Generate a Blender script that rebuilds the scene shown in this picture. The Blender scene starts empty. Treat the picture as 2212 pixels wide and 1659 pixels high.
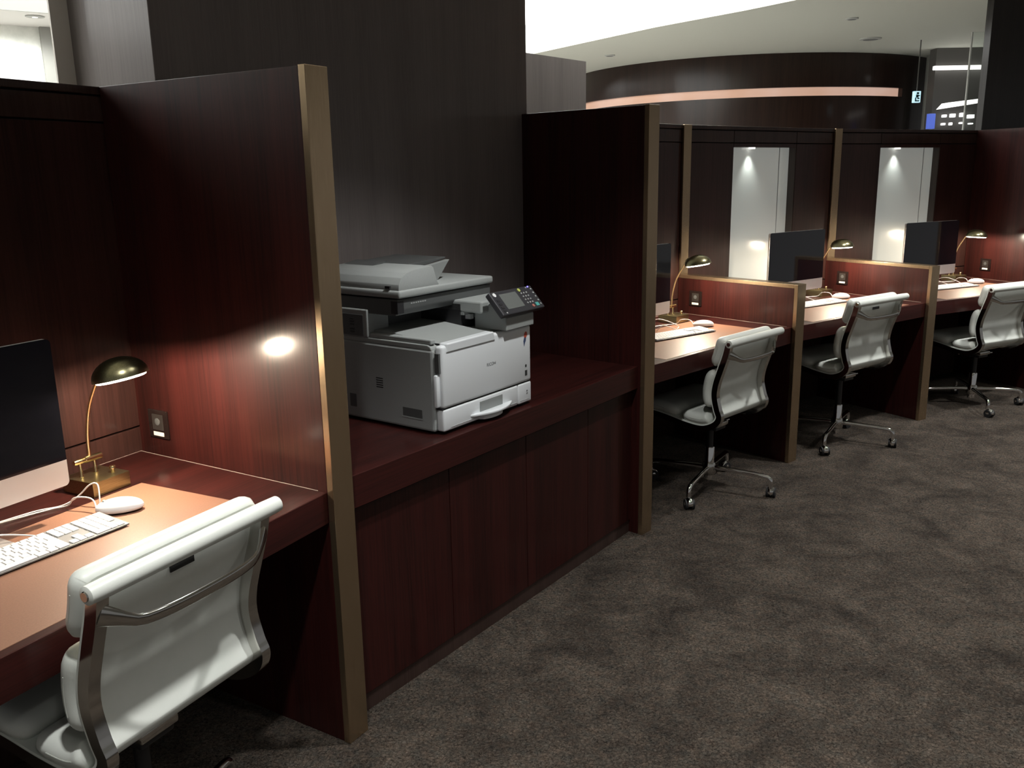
import bpy, bmesh, math, random
from mathutils import Vector, Matrix
random.seed(7)
C = bpy.context.scene.collection
sc = bpy.context.scene
PI = math.pi
def R(d): return math.radians(d)

# ------------------------------------------------------------------ camera
FPX, W, H = 1900.0, 2212.0, 1659.0
cam_d = bpy.data.cameras.new('camera'); cam = bpy.data.objects.new('camera', cam_d); C.objects.link(cam)
cam_d.sensor_fit = 'HORIZONTAL'; cam_d.sensor_width = 36.0; cam_d.lens = FPX/W*36.0
cam_d.clip_start = 0.05; cam_d.clip_end = 100
_dn = Vector(((1247-W/2)/FPX, (8830-H/2)/FPX, 1.0)).normalized()      # world down, in camera axes (x right, y down, z forward)
_up = -_dn; _f = Vector((0,0,1)); _fy = (_f-_up*_f.dot(_up)).normalized(); _rx = _fy.cross(_up)
_Rw = Matrix((_rx, _fy, _up))                                           # camera axes -> world
_cv = Matrix(((1,0,0),(0,-1,0),(0,0,-1)))
cam.matrix_world = Matrix.Translation((0,0,1.55)) @ (_Rw @ _cv).to_4x4()
sc.camera = cam

# ------------------------------------------------------------------ world, exposure, ceiling lights
wd = bpy.data.worlds.new('world'); sc.world = wd; wd.use_nodes = True
wd.node_tree.nodes['Background'].inputs[0].default_value = (1.0, 0.985, 0.97, 1)
wd.node_tree.nodes['Background'].inputs[1].default_value = 0.16
vs = sc.view_settings
vs.view_transform = 'Standard'; vs.look = 'None'; vs.exposure = 0.0; vs.gamma = 1.0; vs.use_curve_mapping = False

# plan of the row: every joint between two bays turns it by nine degrees
def pol(p, l, a): return Vector((p[0]+l*math.cos(R(a)), p[1]+l*math.sin(R(a))))
A = Vector((-.452, 2.208)); B = pol(A, 1.763, 54); Cc = pol(B, 1.326, 45); D = pol(Cc, 1.317, 36); E_ = pol(D, 1.32, 27); Z = pol(A, -1.32, 63)
F_ = pol(E_, 1.763, 18)
BAY = {1:(Z,A,63), 'cp':(A,B,54), 2:(B,Cc,45), 3:(Cc,D,36), 4:(D,E_,27), 'cp2':(E_,F_,18)}
def bayM(b):
    p, q, a = BAY[b]; m = (p+q)/2
    return Matrix.Translation((m.x, m.y, 0)) @ Matrix.Rotation(R(a), 4, 'Z')
def bayW(b): return (BAY[b][1]-BAY[b][0]).length
TN = math.tan(R(4.5))
WALL_Y = 0.79; TOP = 1.81; DESK = 0.745; CEIL = 2.75

def spot(name, loc, aim, energy, cone, blend=.35, rad=.04, col=(1,.97,.9)):
    d = bpy.data.lights.new(name, 'SPOT'); d.energy = energy; d.spot_size = R(cone); d.spot_blend = blend; d.shadow_soft_size = rad; d.color = col
    o = bpy.data.objects.new(name, d); C.objects.link(o); o.location = loc
    o.rotation_euler = (Vector(aim)-Vector(loc)).to_track_quat('-Z', 'Y').to_euler(); return o
# recessed downlights of the aisle ceiling
for b, x in ((1,-.4), (1,1.08), (2,.92), (3,.92), (4,.92)):
    p = bayM(b) @ Vector((x, -.72, CEIL-.02))
    spot('downlight', p, (p.x, p.y, 0), 128, 100, .6, .045, (1,.995,.97))
for x, y in ((1.5,1.2),(3.2,2.9),(4.9,4.3),(.6,-.6)):
    spot('downlight', (x,y,CEIL-.02), (x,y,0), 95, 110, .7, .06, (1,.98,.94))

# ------------------------------------------------------------------ materials
def mat(name, col=(.5,.5,.5), rough=.5, metal=0., coat=0., coat_rough=.1, emit=None, estr=0., spec=.5):
    m = bpy.data.materials.new(name); m.use_nodes = True
    b = m.node_tree.nodes['Principled BSDF']
    b.inputs['Base Color'].default_value = (*col, 1); b.inputs['Roughness'].default_value = rough
    b.inputs['Metallic'].default_value = metal; b.inputs['Coat Weight'].default_value = coat; b.inputs['Coat Roughness'].default_value = coat_rough
    b.inputs['Specular IOR Level'].default_value = spec
    if emit: b.inputs['Emission Color'].default_value = (*emit, 1); b.inputs['Emission Strength'].default_value = estr
    return m
def nodes(m): return m.node_tree.nodes, m.node_tree.links, m.node_tree.nodes['Principled BSDF']
def add_noise(m, c0, c1, scale=(1,1,1), nscale=5., detail=4., lo=.35, hi=.65, bump=0., bscale=None, bdist=.002, rough_n=.6):
    N, Lk, b = nodes(m)
    tc = N.new('ShaderNodeTexCoord'); mp = N.new('ShaderNodeMapping'); mp.inputs['Scale'].default_value = scale
    Lk.new(tc.outputs['Object'], mp.inputs['Vector'])
    n = N.new('ShaderNodeTexNoise'); n.inputs['Scale'].default_value = nscale; n.inputs['Detail'].default_value = detail; n.inputs['Roughness'].default_value = rough_n
    Lk.new(mp.outputs['Vector'], n.inputs['Vector'])
    r = N.new('ShaderNodeValToRGB'); r.color_ramp.elements[0].position = lo; r.color_ramp.elements[1].position = hi
    r.color_ramp.elements[0].color = (*c0, 1); r.color_ramp.elements[1].color = (*c1, 1)
    Lk.new(n.outputs['Fac'], r.inputs['Fac']); Lk.new(r.outputs['Color'], b.inputs['Base Color'])
    if bump:
        n2 = n
        if bscale:
            n2 = N.new('ShaderNodeTexNoise'); n2.inputs['Scale'].default_value = bscale; n2.inputs['Detail'].default_value = 3
            Lk.new(tc.outputs['Object'], n2.inputs['Vector'])
        bp = N.new('ShaderNodeBump'); bp.inputs['Strength'].default_value = bump; bp.inputs['Distance'].default_value = bdist
        Lk.new(n2.outputs['Fac'], bp.inputs['Height']); Lk.new(bp.outputs['Normal'], b.inputs['Normal'])
    return m
def wood(name, axis='z', c0=(.015,.0033,.0027), c1=(.042,.0078,.0063), rough=.58, coat=.5):
    m = mat(name, c1, rough, coat=coat, coat_rough=.17, spec=.12)
    N, Lk, b = nodes(m)
    tc = N.new('ShaderNodeTexCoord'); mp = N.new('ShaderNodeMapping')
    mp.inputs['Scale'].default_value = {'z':(70,70,1.6), 'x':(1.6,70,70), 'y':(70,1.6,70)}[axis]
    Lk.new(tc.outputs['Object'], mp.inputs['Vector'])
    n = N.new('ShaderNodeTexNoise'); n.inputs['Scale'].default_value = 2.2; n.inputs['Detail'].default_value = 6; n.inputs['Roughness'].default_value = .62
    mp2 = N.new('ShaderNodeMapping'); mp2.inputs['Scale'].default_value = {'z':(9,9,.12), 'x':(.12,9,9), 'y':(9,.12,9)}[axis]
    Lk.new(tc.outputs['Object'], mp2.inputs['Vector'])
    n2 = N.new('ShaderNodeTexNoise'); n2.inputs['Scale'].default_value = 1.3; n2.inputs['Detail'].default_value = 2
    Lk.new(mp.outputs['Vector'], n.inputs['Vector']); Lk.new(mp2.outputs['Vector'], n2.inputs['Vector'])
    mx = N.new('ShaderNodeMath'); mx.operation = 'MULTIPLY_ADD'; mx.inputs[1].default_value = .55
    Lk.new(n.outputs['Fac'], mx.inputs[0])
    m2 = N.new('ShaderNodeMath'); m2.operation = 'MULTIPLY'; m2.inputs[1].default_value = .45; Lk.new(n2.outputs['Fac'], m2.inputs[0]); Lk.new(m2.outputs[0], mx.inputs[2])
    r = N.new('ShaderNodeValToRGB'); r.color_ramp.elements[0].position = .36; r.color_ramp.elements[1].position = .62
    r.color_ramp.elements[0].color = (*c0, 1); r.color_ramp.elements[1].color = (*c1, 1)
    Lk.new(mx.outputs[0], r.inputs['Fac']); Lk.new(r.outputs['Color'], b.inputs['Base Color'])
    return m
M = {}
M['wood'] = wood('wood_vertical', 'z'); M['wood_x'] = wood('wood_long', 'x')
M['wood_dull'] = wood('wood_dull', 'z', (.030,.017,.014), (.055,.032,.027), .5)  # lighter brown wood; on rail and band the room light is in its colour
M['wall_wood'] = wood('wall_veneer', 'z', (.022,.0095,.008), (.046,.0185,.015), .55)
M['pillar'] = wood('pillar_veneer', 'z', (.165,.143,.137), (.21,.183,.175), .55, .25)
M['pillar2'] = wood('pillar_dark', 'z', (.022,.019,.019), (.034,.03,.03), .5)
M['gap'] = mat('shadow_gap', (.006,.004,.004), .8)
M['bronze'] = add_noise(mat('bronze_trim', (.40,.31,.18), .27, .9), (.38,.275,.17), (.44,.325,.205), (30,30,2), 6)
M['brass'] = add_noise(mat('brushed_brass', (.36,.33,.19), .30, 1.), (.31,.285,.16), (.42,.385,.23), (4,60,60), 6)
M['brass_bright'] = mat('polished_brass', (.80,.64,.36), .18, 1.)
M['blotter'] = add_noise(mat('leather_inlay', (.21,.10,.06), .5), (.185,.09,.055), (.235,.115,.072), (1,1,1), 260, 3, .3, .7, .12, 900, .0006)
M['white_leather'] = add_noise(mat('white_leather', (.72,.75,.70), .42, coat=.1), (.70,.735,.685), (.75,.775,.73), (1,1,1), 14, 4, .3, .7, .12, 420, .0006)
M['seam'] = mat('stitching', (.55,.58,.53), .6)
M['alu'] = mat('polished_aluminium', (.62,.61,.58), .13, 1.)
M['chrome'] = mat('chrome', (.82,.82,.82), .06, 1.)
M['black'] = mat('black_plastic', (.012,.012,.013), .4)
M['rubber'] = mat('rubber', (.015,.015,.016), .7)
M['screen'] = mat('black_glass', (.004,.004,.006), .06, coat=.6, coat_rough=.03)
M['silver'] = mat('silver_aluminium', (.78,.75,.73), .36, .75)
M['white_plastic'] = mat('white_plastic', (.82,.82,.82), .3, coat=.2)
M['key'] = mat('key_white', (.84,.84,.84), .4)
M['tray'] = mat('keyboard_aluminium', (.20,.20,.20), .5, .2)
M['cable'] = mat('white_cable', (.75,.74,.72), .45)
M['cop_white'] = mat('copier_white', (.78,.815,.84), .32, coat=.25, coat_rough=.15)
M['cop_grey'] = add_noise(mat('copier_grey', (.33,.35,.345), .5), (.315,.335,.33), (.35,.37,.365), (1,1,1), 500, 2, .3, .7, .05)  # grey plastic, darkened further to carry the shade of the body side
M['cop_mid'] = mat('copier_midgrey', (.26,.275,.27), .5)
M['cop_dark'] = mat('copier_dark', (.09,.095,.095), .42)
M['cop_black'] = mat('copier_black', (.02,.02,.022), .45)
M['panel_blk'] = mat('panel_black', (.035,.035,.04), .35)
M['lcd'] = mat('lcd_grey', (.13,.14,.135), .25)
M['btn'] = mat('button_grey', (.42,.43,.43), .5)
M['btn_w'] = mat('button_white', (.75,.75,.75), .5)
M['btn_y'] = mat('button_yellow', (.45,.5,.12), .5)
M['btn_r'] = mat('button_red', (.40,.14,.11), .5)
M['btn_t'] = mat('button_teal', (.08,.35,.32), .5)
M['led'] = mat('blue_led', (.1,.1,.5), .4, emit=(.12,.1,1), estr=6)
M['print_grey'] = mat('print_grey', (.22,.23,.24), .6); M['print_dark'] = mat('print_dark', (.03,.035,.035), .6)
M['print_red'] = mat('print_red', (.55,.09,.05), .6); M['print_blue'] = mat('print_blue', (.05,.08,.17), .6)
M['socket'] = mat('socket_plate', (.016,.010,.009), .22, .2); M['socket_in'] = mat('socket_insert', (.028,.024,.022), .35); M['sticker'] = mat('white_sticker', (.8,.77,.72), .5)
M['white_glass'] = mat('backlit_white_glass', (.66,.69,.66), .16, coat=.8, coat_rough=.04, emit=(.93,1,.95), estr=.15)
M['reveal'] = wood('niche_reveal', 'z', (.055,.042,.037), (.08,.062,.055), .5)
M['frost'] = mat('frosted_grey', (.40,.42,.42), .2, coat=.6, coat_rough=.05)
M['ceil'] = mat('ceiling_paint', (.80,.81,.73), .8)
M['ceil_side'] = mat('side_ceiling_paint', (.62,.60,.58), .8)
M['ceil_in'] = mat('cove_paint', (.85,.85,.82), .8)
M['lum'] = mat('cove_glow', (.9,.9,.9), .6, emit=(.98,1,.98), estr=5.0)
M['marble'] = add_noise(mat('pale_marble', (.8,.8,.77), .35), (.60,.62,.58), (.86,.87,.83), (1,1,1), 3.2, 8, .35, .6)
M['greypost'] = mat('grey_post', (.30,.30,.28), .5)
M['paleframe'] = mat('pale_frame', (.62,.63,.61), .5)
M['drum'] = wood('drum_veneer', 'z', (.020,.010,.008), (.036,.019,.014), .4, .4)
M['drum_led'] = mat('groove_light', (.5,.3,.2), .5)
def strip_emit(m, c0, c1, s, sc_):
    N, Lk, b = nodes(m); tc = N.new('ShaderNodeTexCoord'); n = N.new('ShaderNodeTexNoise'); n.inputs['Scale'].default_value = sc_
    Lk.new(tc.outputs['Object'], n.inputs['Vector']); r = N.new('ShaderNodeValToRGB')
    r.color_ramp.elements[0].position = .38; r.color_ramp.elements[1].position = .62; r.color_ramp.elements[0].color = (*c0,1); r.color_ramp.elements[1].color = (*c1,1)
    Lk.new(n.outputs['Fac'], r.inputs['Fac']); Lk.new(r.outputs['Color'], b.inputs['Emission Color']); b.inputs['Emission Strength'].default_value = s
strip_emit(M['drum_led'], (.60,.36,.26), (.68,.46,.38), .75, 2.2)
M['strip_white'] = mat('white_strip', (.8,.8,.8), .5, emit=(1,.98,.92), estr=1.6)
M['farwall'] = mat('far_dark_wall', (.11,.105,.10), .5)
M['exit'] = mat('exit_face', (.5,.7,.75), .4, emit=(.55,.85,.95), estr=.9); M['exit_fig'] = mat('exit_figure', (.02,.06,.07), .5)
M['bluescreen'] = mat('blue_display', (.05,.08,.3), .4, emit=(.10,.16,.62), estr=.8)
M['lit_niche'] = mat('lit_niche', (.8,.8,.8), .4, emit=(1,1,.97), estr=1.3)
M['glass'] = mat('clear_glass', (.9,.95,.93), .02); nodes(M['glass'])[2].inputs['Transmission Weight'].default_value = 1.
M['lamp_glow'] = mat('bulb_glow', (1,1,1), .4, emit=(1,.92,.8), estr=14)
M['reflector'] = mat('lamp_reflector', (.9,.88,.82), .3)
M['stone'] = add_noise(mat('pale_bounce_floor', (.4,.38,.35), .35), (.36,.34,.31), (.44,.42,.39), (1,1,1), 3, 5)
M['bead'] = mat('joint_sealant', (.35,.27,.24), .5)
M['greybeige'] = mat('grey_beige_metal', (.75,.70,.64), .6)
M['tag'] = mat('black_tag', (.01,.01,.01), .5)
# carpet: heathered twisted pile in mottled patches
def carpet():
    m = mat('carpet', (.1,.09,.08), .95, spec=.1); N, Lk, b = nodes(m)
    tc = N.new('ShaderNodeTexCoord')
    def noise(s, d, r=.6, w=0.):
        n = N.new('ShaderNodeTexNoise'); n.inputs['Scale'].default_value = s; n.inputs['Detail'].default_value = d; n.inputs['Roughness'].default_value = r; n.inputs['Distortion'].default_value = w
        Lk.new(tc.outputs['Object'], n.inputs['Vector']); return n
    big = noise(4.6, 8, .68, .5); fine = noise(125, 3, .7, .9); hue = noise(34, 4, .65)
    def ramp(src, a, c0, bb, c1):
        r = N.new('ShaderNodeValToRGB'); r.color_ramp.elements[0].position = a; r.color_ramp.elements[1].position = bb
        r.color_ramp.elements[0].color = (*c0,1); r.color_ramp.elements[1].color = (*c1,1); Lk.new(src, r.inputs['Fac']); return r
    r1 = ramp(big.outputs['Fac'], .34, (.048,.040,.034), .68, (.128,.107,.088))
    r2 = ramp(hue.outputs['Fac'], .35, (.84,.90,.92), .65, (1.16,1.06,1.0))
    r3 = ramp(fine.outputs['Fac'], .33, (.28,.28,.28), .64, (1.45,1.45,1.45))  # darkens the pits between tufts, shade put into the colour
    def mul(a, c):
        x = N.new('ShaderNodeMix'); x.data_type = 'RGBA'; x.blend_type = 'MULTIPLY'; x.inputs['Factor'].default_value = 1
        Lk.new(a, x.inputs['A']); Lk.new(c, x.inputs['B']); return x.outputs['Result']
    Lk.new(mul(mul(r1.outputs['Color'], r2.outputs['Color']), r3.outputs['Color']), b.inputs['Base Color'])
    bp = N.new('ShaderNodeBump'); bp.inputs['Strength'].default_value = 1; bp.inputs['Distance'].default_value = .012
    Lk.new(fine.outputs['Fac'], bp.inputs['Height']); Lk.new(bp.outputs['Normal'], b.inputs['Normal'])
    return m
M['carpet'] = carpet()

# ------------------------------------------------------------------ mesh helpers
def BM(): return bmesh.new()
def box(bm, x0, x1, y0, y1, z0, z1, mx=None, bev=0., seg=2):
    t = bmesh.new(); bmesh.ops.create_cube(t, size=1)
    bmesh.ops.scale(t, vec=(x1-x0, y1-y0, z1-z0), verts=t.verts); bmesh.ops.translate(t, vec=((x0+x1)/2, (y0+y1)/2, (z0+z1)/2), verts=t.verts)
    if bev: bmesh.ops.bevel(t, geom=t.edges[:], offset=bev, segments=seg, profile=.5, affect='EDGES')
    if mx is not None: bmesh.ops.transform(t, matrix=mx, verts=t.verts)
    join(bm, t); return bm
def join(bm, t):
    me = bpy.data.meshes.new('tmp'); t.to_mesh(me); t.free(); bm.from_mesh(me); bpy.data.meshes.remove(me)
def prism(bm, poly, z0, z1, bev=0., mx=None):
    t = bmesh.new(); lo = [t.verts.new((x,y,z0)) for x,y in poly]; hi = [t.verts.new((x,y,z1)) for x,y in poly]; n = len(poly)
    t.faces.new(lo[::-1]); t.faces.new(hi)
    for i in range(n): t.faces.new((lo[i], lo[(i+1)%n], hi[(i+1)%n], hi[i]))
    bmesh.ops.recalc_face_normals(t, faces=t.faces)
    if bev: bmesh.ops.bevel(t, geom=t.edges[:], offset=bev, segments=2, profile=.5, affect='EDGES')
    if mx is not None: bmesh.ops.transform(t, matrix=mx, verts=t.verts)
    join(bm, t); return bm
def extr(bm, poly, axis, a, b_, bev=0.):
    """prism along x of a (y,z) outline, or along y of an (x,z) outline"""
    mx = Matrix(((0,0,1,0),(1,0,0,0),(0,1,0,0),(0,0,0,1))) if axis == 'x' else Matrix(((1,0,0,0),(0,0,1,0),(0,1,0,0),(0,0,0,1)))
    return prism(bm, poly, a, b_, bev, mx)
def smooth_path(pts, n):
    pts = [Vector(p) for p in pts]; out = []
    ext = [pts[0]*2-pts[1]] + pts + [pts[-1]*2-pts[-2]]
    segs = len(pts)-1
    for i in range(n+1):
        u = i/n*segs; k = min(int(u), segs-1); t = u-k
        p0, p1, p2, p3 = ext[k:k+4]
        out.append(.5*((2*p1)+(p2-p0)*t+(2*p0-5*p1+4*p2-p3)*t*t+(3*p1-p0-3*p2+p3)*t**3))
    return out
def tube(bm, pts, rad, n=10, flat=1., cap=True):
    pts = [Vector(p) for p in pts]; m = len(pts)
    rad = rad if isinstance(rad, (list, tuple)) else [rad]*m
    T = [(pts[min(i+1,m-1)]-pts[max(i-1,0)]).normalized() for i in range(m)]
    ref = Vector((0,0,1)) if abs(T[0].z) < .9 else Vector((1,0,0))
    u = T[0].cross(ref).normalized(); rings = []
    for i in range(m):
        u = (u - T[i]*u.dot(T[i])).normalized(); v = T[i].cross(u)
        rings.append([bm.verts.new(pts[i]+rad[i]*(math.cos(2*PI*k/n)*u*flat+math.sin(2*PI*k/n)*v)) for k in range(n)])
    for i in range(m-1):
        for k in range(n): bm.faces.new((rings[i][k], rings[i][(k+1)%n], rings[i+1][(k+1)%n], rings[i+1][k]))
    if cap: bm.faces.new(rings[0][::-1]); bm.faces.new(rings[-1])
    return bm
def lathe(bm, prof, n=24, mx=None, closed_ends=True):
    """prof: list of (r, z)"""
    t = bmesh.new(); rings = []
    for r, z in prof:
        rings.append([t.verts.new((r*math.cos(2*PI*k/n), r*math.sin(2*PI*k/n), z)) for k in range(n)])
    for i in range(len(prof)-1):
        for k in range(n): t.faces.new((rings[i][k], rings[i][(k+1)%n], rings[i+1][(k+1)%n], rings[i+1][k]))
    if closed_ends: t.faces.new(rings[0][::-1]); t.faces.new(rings[-1])
    bmesh.ops.remove_doubles(t, verts=t.verts, dist=1e-6)
    if mx is not None: bmesh.ops.transform(t, matrix=mx, verts=t.verts)
    join(bm, t); return bm
def cyl(bm, p, q, r, n=16, r2=None):
    return tube(bm, [p, q], [r, r if r2 is None else r2], n)
def ob(name, bm, m, parent=None, smooth=False, mx=None, label=None, cat=None, group=None, kind=None, auto=None):
    bmesh.ops.recalc_face_normals(bm, faces=bm.faces)
    me = bpy.data.meshes.new(name); bm.to_mesh(me); bm.free()
    me.materials.append(M[m] if isinstance(m, str) else m)
    if smooth:
        me.polygons.foreach_set('use_smooth', [True]*len(me.polygons))
        if auto is not None: me.set_sharp_from_angle(angle=R(auto))
    o = bpy.data.objects.new(name, me); C.objects.link(o)
    if parent is not None: o.parent = parent
    elif mx is not None: o.matrix_world = mx
    tag(o, label, cat, group, kind); return o
def tag(o, label=None, cat=None, group=None, kind=None):
    if label: o['label'] = label
    if cat: o['category'] = cat
    if group: o['group'] = group
    if kind: o['kind'] = kind
    return o
def thing(name, mx, label, cat, group=None, kind=None):
    o = bpy.data.objects.new(name, None); C.objects.link(o); o.empty_display_size = .05; o.matrix_world = mx
    return tag(o, label, cat, group, kind)
def dup(root, mx=None, label=None, parent=None, skip=()):
    r = root.copy(); C.objects.link(r)
    if parent is not None: r.parent = parent
    if mx is not None: r.matrix_world = mx
    if label: r['label'] = label
    for ch in list(root.children):
        if ch.name.split('.')[0] in skip: continue
        dup(ch, parent=r)
    return r
def T3(x, y, z): return Matrix.Translation((x, y, z))
def RZ(d): return Matrix.Rotation(R(d), 4, 'Z')

# ------------------------------------------------------------------ floor and ceilings
bm = BM(); prism(bm, [(-3.2,-2.5),(7.5,-2.5),(7.5,6.2),(4.2,7.6),(3.0,7.0),(1.0,5.6),(-1.6,2.9),(-3.2,.2)], -.03, 0)
ob('floor', bm, 'carpet', label='grey-brown mottled carpet floor of the aisle', kind='structure')
bm = BM(); prism(bm, [(-9,-2.5),(-3.2,-2.5),(-3.2,.2),(-1.6,2.9),(1.0,5.6),(3.0,7.0),(4.2,7.6),(7.5,6.2),(12,6.2),(12,18),(-9,18)], -.03, 0)
ob('floor_hall_bounce', bm, 'stone', label='unseen pale floor added behind the desk walls to bounce light', kind='structure')  # unseen floor, added pale so it bounces light up to the far ceiling
# aisle ceiling slab (over the desks), far slab beyond the bright cove, left slab
far_edge = [(-1.3,12.6),(-.6,11.2),(.22,9.6),(.78,8.72),(1.27,7.96),(1.85,7.22),(2.11,6.84)]
near = [(-9,1.6),(-3.0,1.6),(-1.75,3.15),(.05,4.95),(1.0,5.75),(2.11,6.5)]
bm = BM(); prism(bm, near+[(2.11,6.84),(12,6.84),(12,-2.5),(-9,-2.5)], CEIL, CEIL+.3)
ob('ceiling', bm, 'ceil', label='grey-green painted ceiling over the aisle', kind='structure')
bm = BM(); prism(bm, far_edge+[(12,6.84),(12,18),(-1.3,18)], CEIL, CEIL+.3)
ob('ceiling_far', bm, 'ceil', label='grey-green ceiling with a curved edge beside the bright cove', kind='structure')
u36 = Vector((.809,.588)); l0 = Vector((-3.56,6.66)); n36 = Vector((-.588,.809))
def lp(a, b_): q = l0+u36*a+n36*b_; return (q.x, q.y)
bm = BM(); prism(bm, [lp(-5,.02),lp(3.2,.02),lp(3.2,3.2),lp(-5,3.2)], CEIL, CEIL+.22)
csd = ob('ceiling_side', bm, 'ceil_side', label='pale ceiling strip with a downlight before the marble wall', kind='structure')
bm = BM(); prism(bm, [lp(-5,.0),lp(3.2,.0),lp(3.2,.018),lp(-5,.018)], CEIL-.001, CEIL+.22); ob('slab_edge_shade', bm, 'greypost', csd)  # grey of the unlit slab face put into a strip's own colour
bm = BM(); prism(bm, [(-9,1.3),(-3.0,1.3),(2.4,6.2),(2.6,7.6),(1.3,9.6),(-.4,13.2),(-4,13.2),(-9,9)], CEIL+.3, CEIL+.34)  # hidden cove lighting put into this ceiling as its own glow
ob('ceiling_cove_glow', bm, 'lum', label='white recessed ceiling behind the desk walls, cove light put in as glow', kind='structure')
# far walls of the hall
bm = BM(); box(bm, -6, 3.6, 0, .15, 0, CEIL+.02, T3(*lp(0,.70),0) @ RZ(36))
wl = ob('wall_marble', bm, 'marble', label='brightly lit pale marble wall beyond the desks', kind='structure')
bm = BM(); box(bm, .345, .44, -.05, .0, 0, CEIL, T3(*lp(0,.70),0) @ RZ(36)); ob('post', bm, 'greypost', wl)
bm = BM(); box(bm, .445, .70, -.12, -.02, 0, CEIL, T3(*lp(0,.70),0) @ RZ(36)); ob('frame', bm, 'paleframe', wl)
for k in range(-4,3):
    bm = BM(); box(bm, -.34+k*.9-.004, -.34+k*.9+.004, -.006, .0, 0, CEIL, T3(*lp(0,.70),0) @ RZ(36)); ob('joint', bm, 'paleframe', wl)
p = lp(-.3,.1); q = lp(-.3,.72)
for a in (-1.6,-.5,.15):
    p = lp(a,.16); q = lp(a,.72); spot('wall_fill', (*p,CEIL-.02), (*q,1.6), 38, 120, .6, .05, (1,1,.95))  # spots added to brighten the marble wall
# ------------------------------------------------------------------ round drum beyond
DC = Vector((3.139,12.046)); DR = 2.269
t = thing('round_drum', T3(DC.x,DC.y,0), 'large round dark-wood drum with a glowing peach groove', 'drum')
def cylwall(r, z0, z1, n=96):
    b = BM()
    lathe(b, [(r-.06,z0),(r,z0),(r,z1),(r-.06,z1),(r-.06,z0)], n, closed_ends=False); return b
def arcwall(r, z0, z1, a0, a1, n=40):
    return prism(BM(), [(r*math.cos(R(a0+(a1-a0)*i/n)), r*math.sin(R(a0+(a1-a0)*i/n))) for i in range(n+1)]+[((r-.05)*math.cos(R(a1+(a0-a1)*i/n)), (r-.05)*math.sin(R(a1+(a0-a1)*i/n))) for i in range(n+1)], z0, z1)
ob('lower_shell', cylwall(DR, 0, 2.315), 'drum', t, True, auto=40)
ob('upper_shell', cylwall(DR, 2.405, CEIL-.001), 'drum', t, True, auto=40)
ob('light_groove', cylwall(DR-.05, 2.30, 2.42), 'drum_led', t, True, auto=40)
ob('groove_end', arcwall(DR, 2.31, 2.41, -58, 60), 'drum', t)
# right background: pale column, far wall with light strips, exit sign, display, lit shelf niches
def ray_xy(px, py, y):
    d = _Rw @ Vector(((px-W/2)/FPX, (py-H/2)/FPX, 1)); k = y/d.y; return Vector((d.x*k, y, 1.55+d.z*k))
bm = BM(); p = ray_xy(2006,200,10.2); cyl(bm, (p.x,p.y,0), (p.x,p.y,CEIL-.001), .05, 24)
ob('column', bm, M['greypost'], smooth=True, auto=40, label='slim round grey column at the end of the drum', cat='column')
YF = 9.6
bm = BM(); p = ray_xy(2016,200,YF); q = ray_xy(2300,200,YF); box(bm, p.x, q.x+2, YF, YF+.15, 0, CEIL-.001)
wr = ob('wall_far', bm, 'farwall', label='dark far wall behind the glass at the end of the hall', kind='structure')
def farbox(name, x0, y0, x1, y1, yy, d, m, parent=None, **k):
    a = ray_xy(x0, y1, yy); c = ray_xy(x1, y0, yy); bm = BM(); box(bm, a.x, c.x, yy-d, yy, a.z, c.z, bev=.004)
    return ob(name, bm, m, parent, **k)
farbox('cove_strip', 2014,141,2150,152,YF-.02,.05,'strip_white',wr)
bm = BM(); a = ray_xy(2022,237,YF-.3); b2 = ray_xy(2130,220,YF-.3); c2 = ray_xy(2130,212,YF-.3); d2 = ray_xy(2034,224,YF-.3)
extr(bm, [(a.x,a.z),(b2.x,b2.z),(c2.x,c2.z),(d2.x,d2.z)], 'y', YF-.45, YF-.3); ob('light_slab', bm, 'strip_white', label='white glowing slanted bulkhead before the far wall', cat='bulkhead')
farbox('wall_display', 1999,246,2016,279,YF-.2,.06,'bluescreen', label='upright blue lit display on the dark far wall', cat='display')
for i,(x0,y0,x1,y1) in enumerate(((2033,248,2041,254),(2050,246,2060,254),(2071,244,2079,253),(2087,248,2100,256),(2031,266,2038,271),(2048,265,2053,271),(2070,264,2078,268),(2089,266,2097,269))):
    farbox('lit_niche', x0,y0,x1,y1,YF-.02,.05,'lit_niche',wr)
# exit sign hung from the ceiling
yy = 9.0; a = ray_xy(1971,222,yy); c = ray_xy(1988,197,yy)
t = thing('exit_sign', T3((a.x+c.x)/2, yy, (a.z+c.z)/2), 'small lit exit sign with a dark running figure', 'exit sign')
hw, hh = (c.x-a.x)/2, (c.z-a.z)/2
bm = BM(); box(bm,-hw,hw,-.02,.02,-hh,hh,bev=.003); ob('light_box', bm, 'exit', t)
bm = BM()
for x0,x1,z0,z1 in ((-.012,.02,.035,.06),(-.02,.015,-.01,.03),(-.03,-.015,-.05,-.01),(.0,.03,-.03,-.012),(.0,.035,.008,.022),(-.03,.03,-.06,-.045)):
    box(bm, x0*hw/.05, x1*hw/.05, -.024, -.02, z0*hh/.075, z1*hh/.075)
ob('running_figure', bm, 'exit_fig', t)
bm = BM(); cyl(bm,(0,0,hh),(0,0,CEIL-(a.z+c.z)/2),.006,8); ob('rod', bm, 'farwall', t)
# glass screen edge before the far wall
p = ray_xy(2086,200,8.2); bm = BM(); box(bm, p.x+.013, p.x+.5, 8.19, 8.2, 0, CEIL-.05); ob('glass_screen', bm, 'glass', label='clear glass screen standing before the dark far wall', cat='glass screen')
bm = BM(); box(bm, p.x, p.x+.010, 8.185, 8.205, 0, CEIL-.05)
ob('edge_strip', bm, 'paleframe', bpy.data.objects['glass_screen'])
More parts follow.
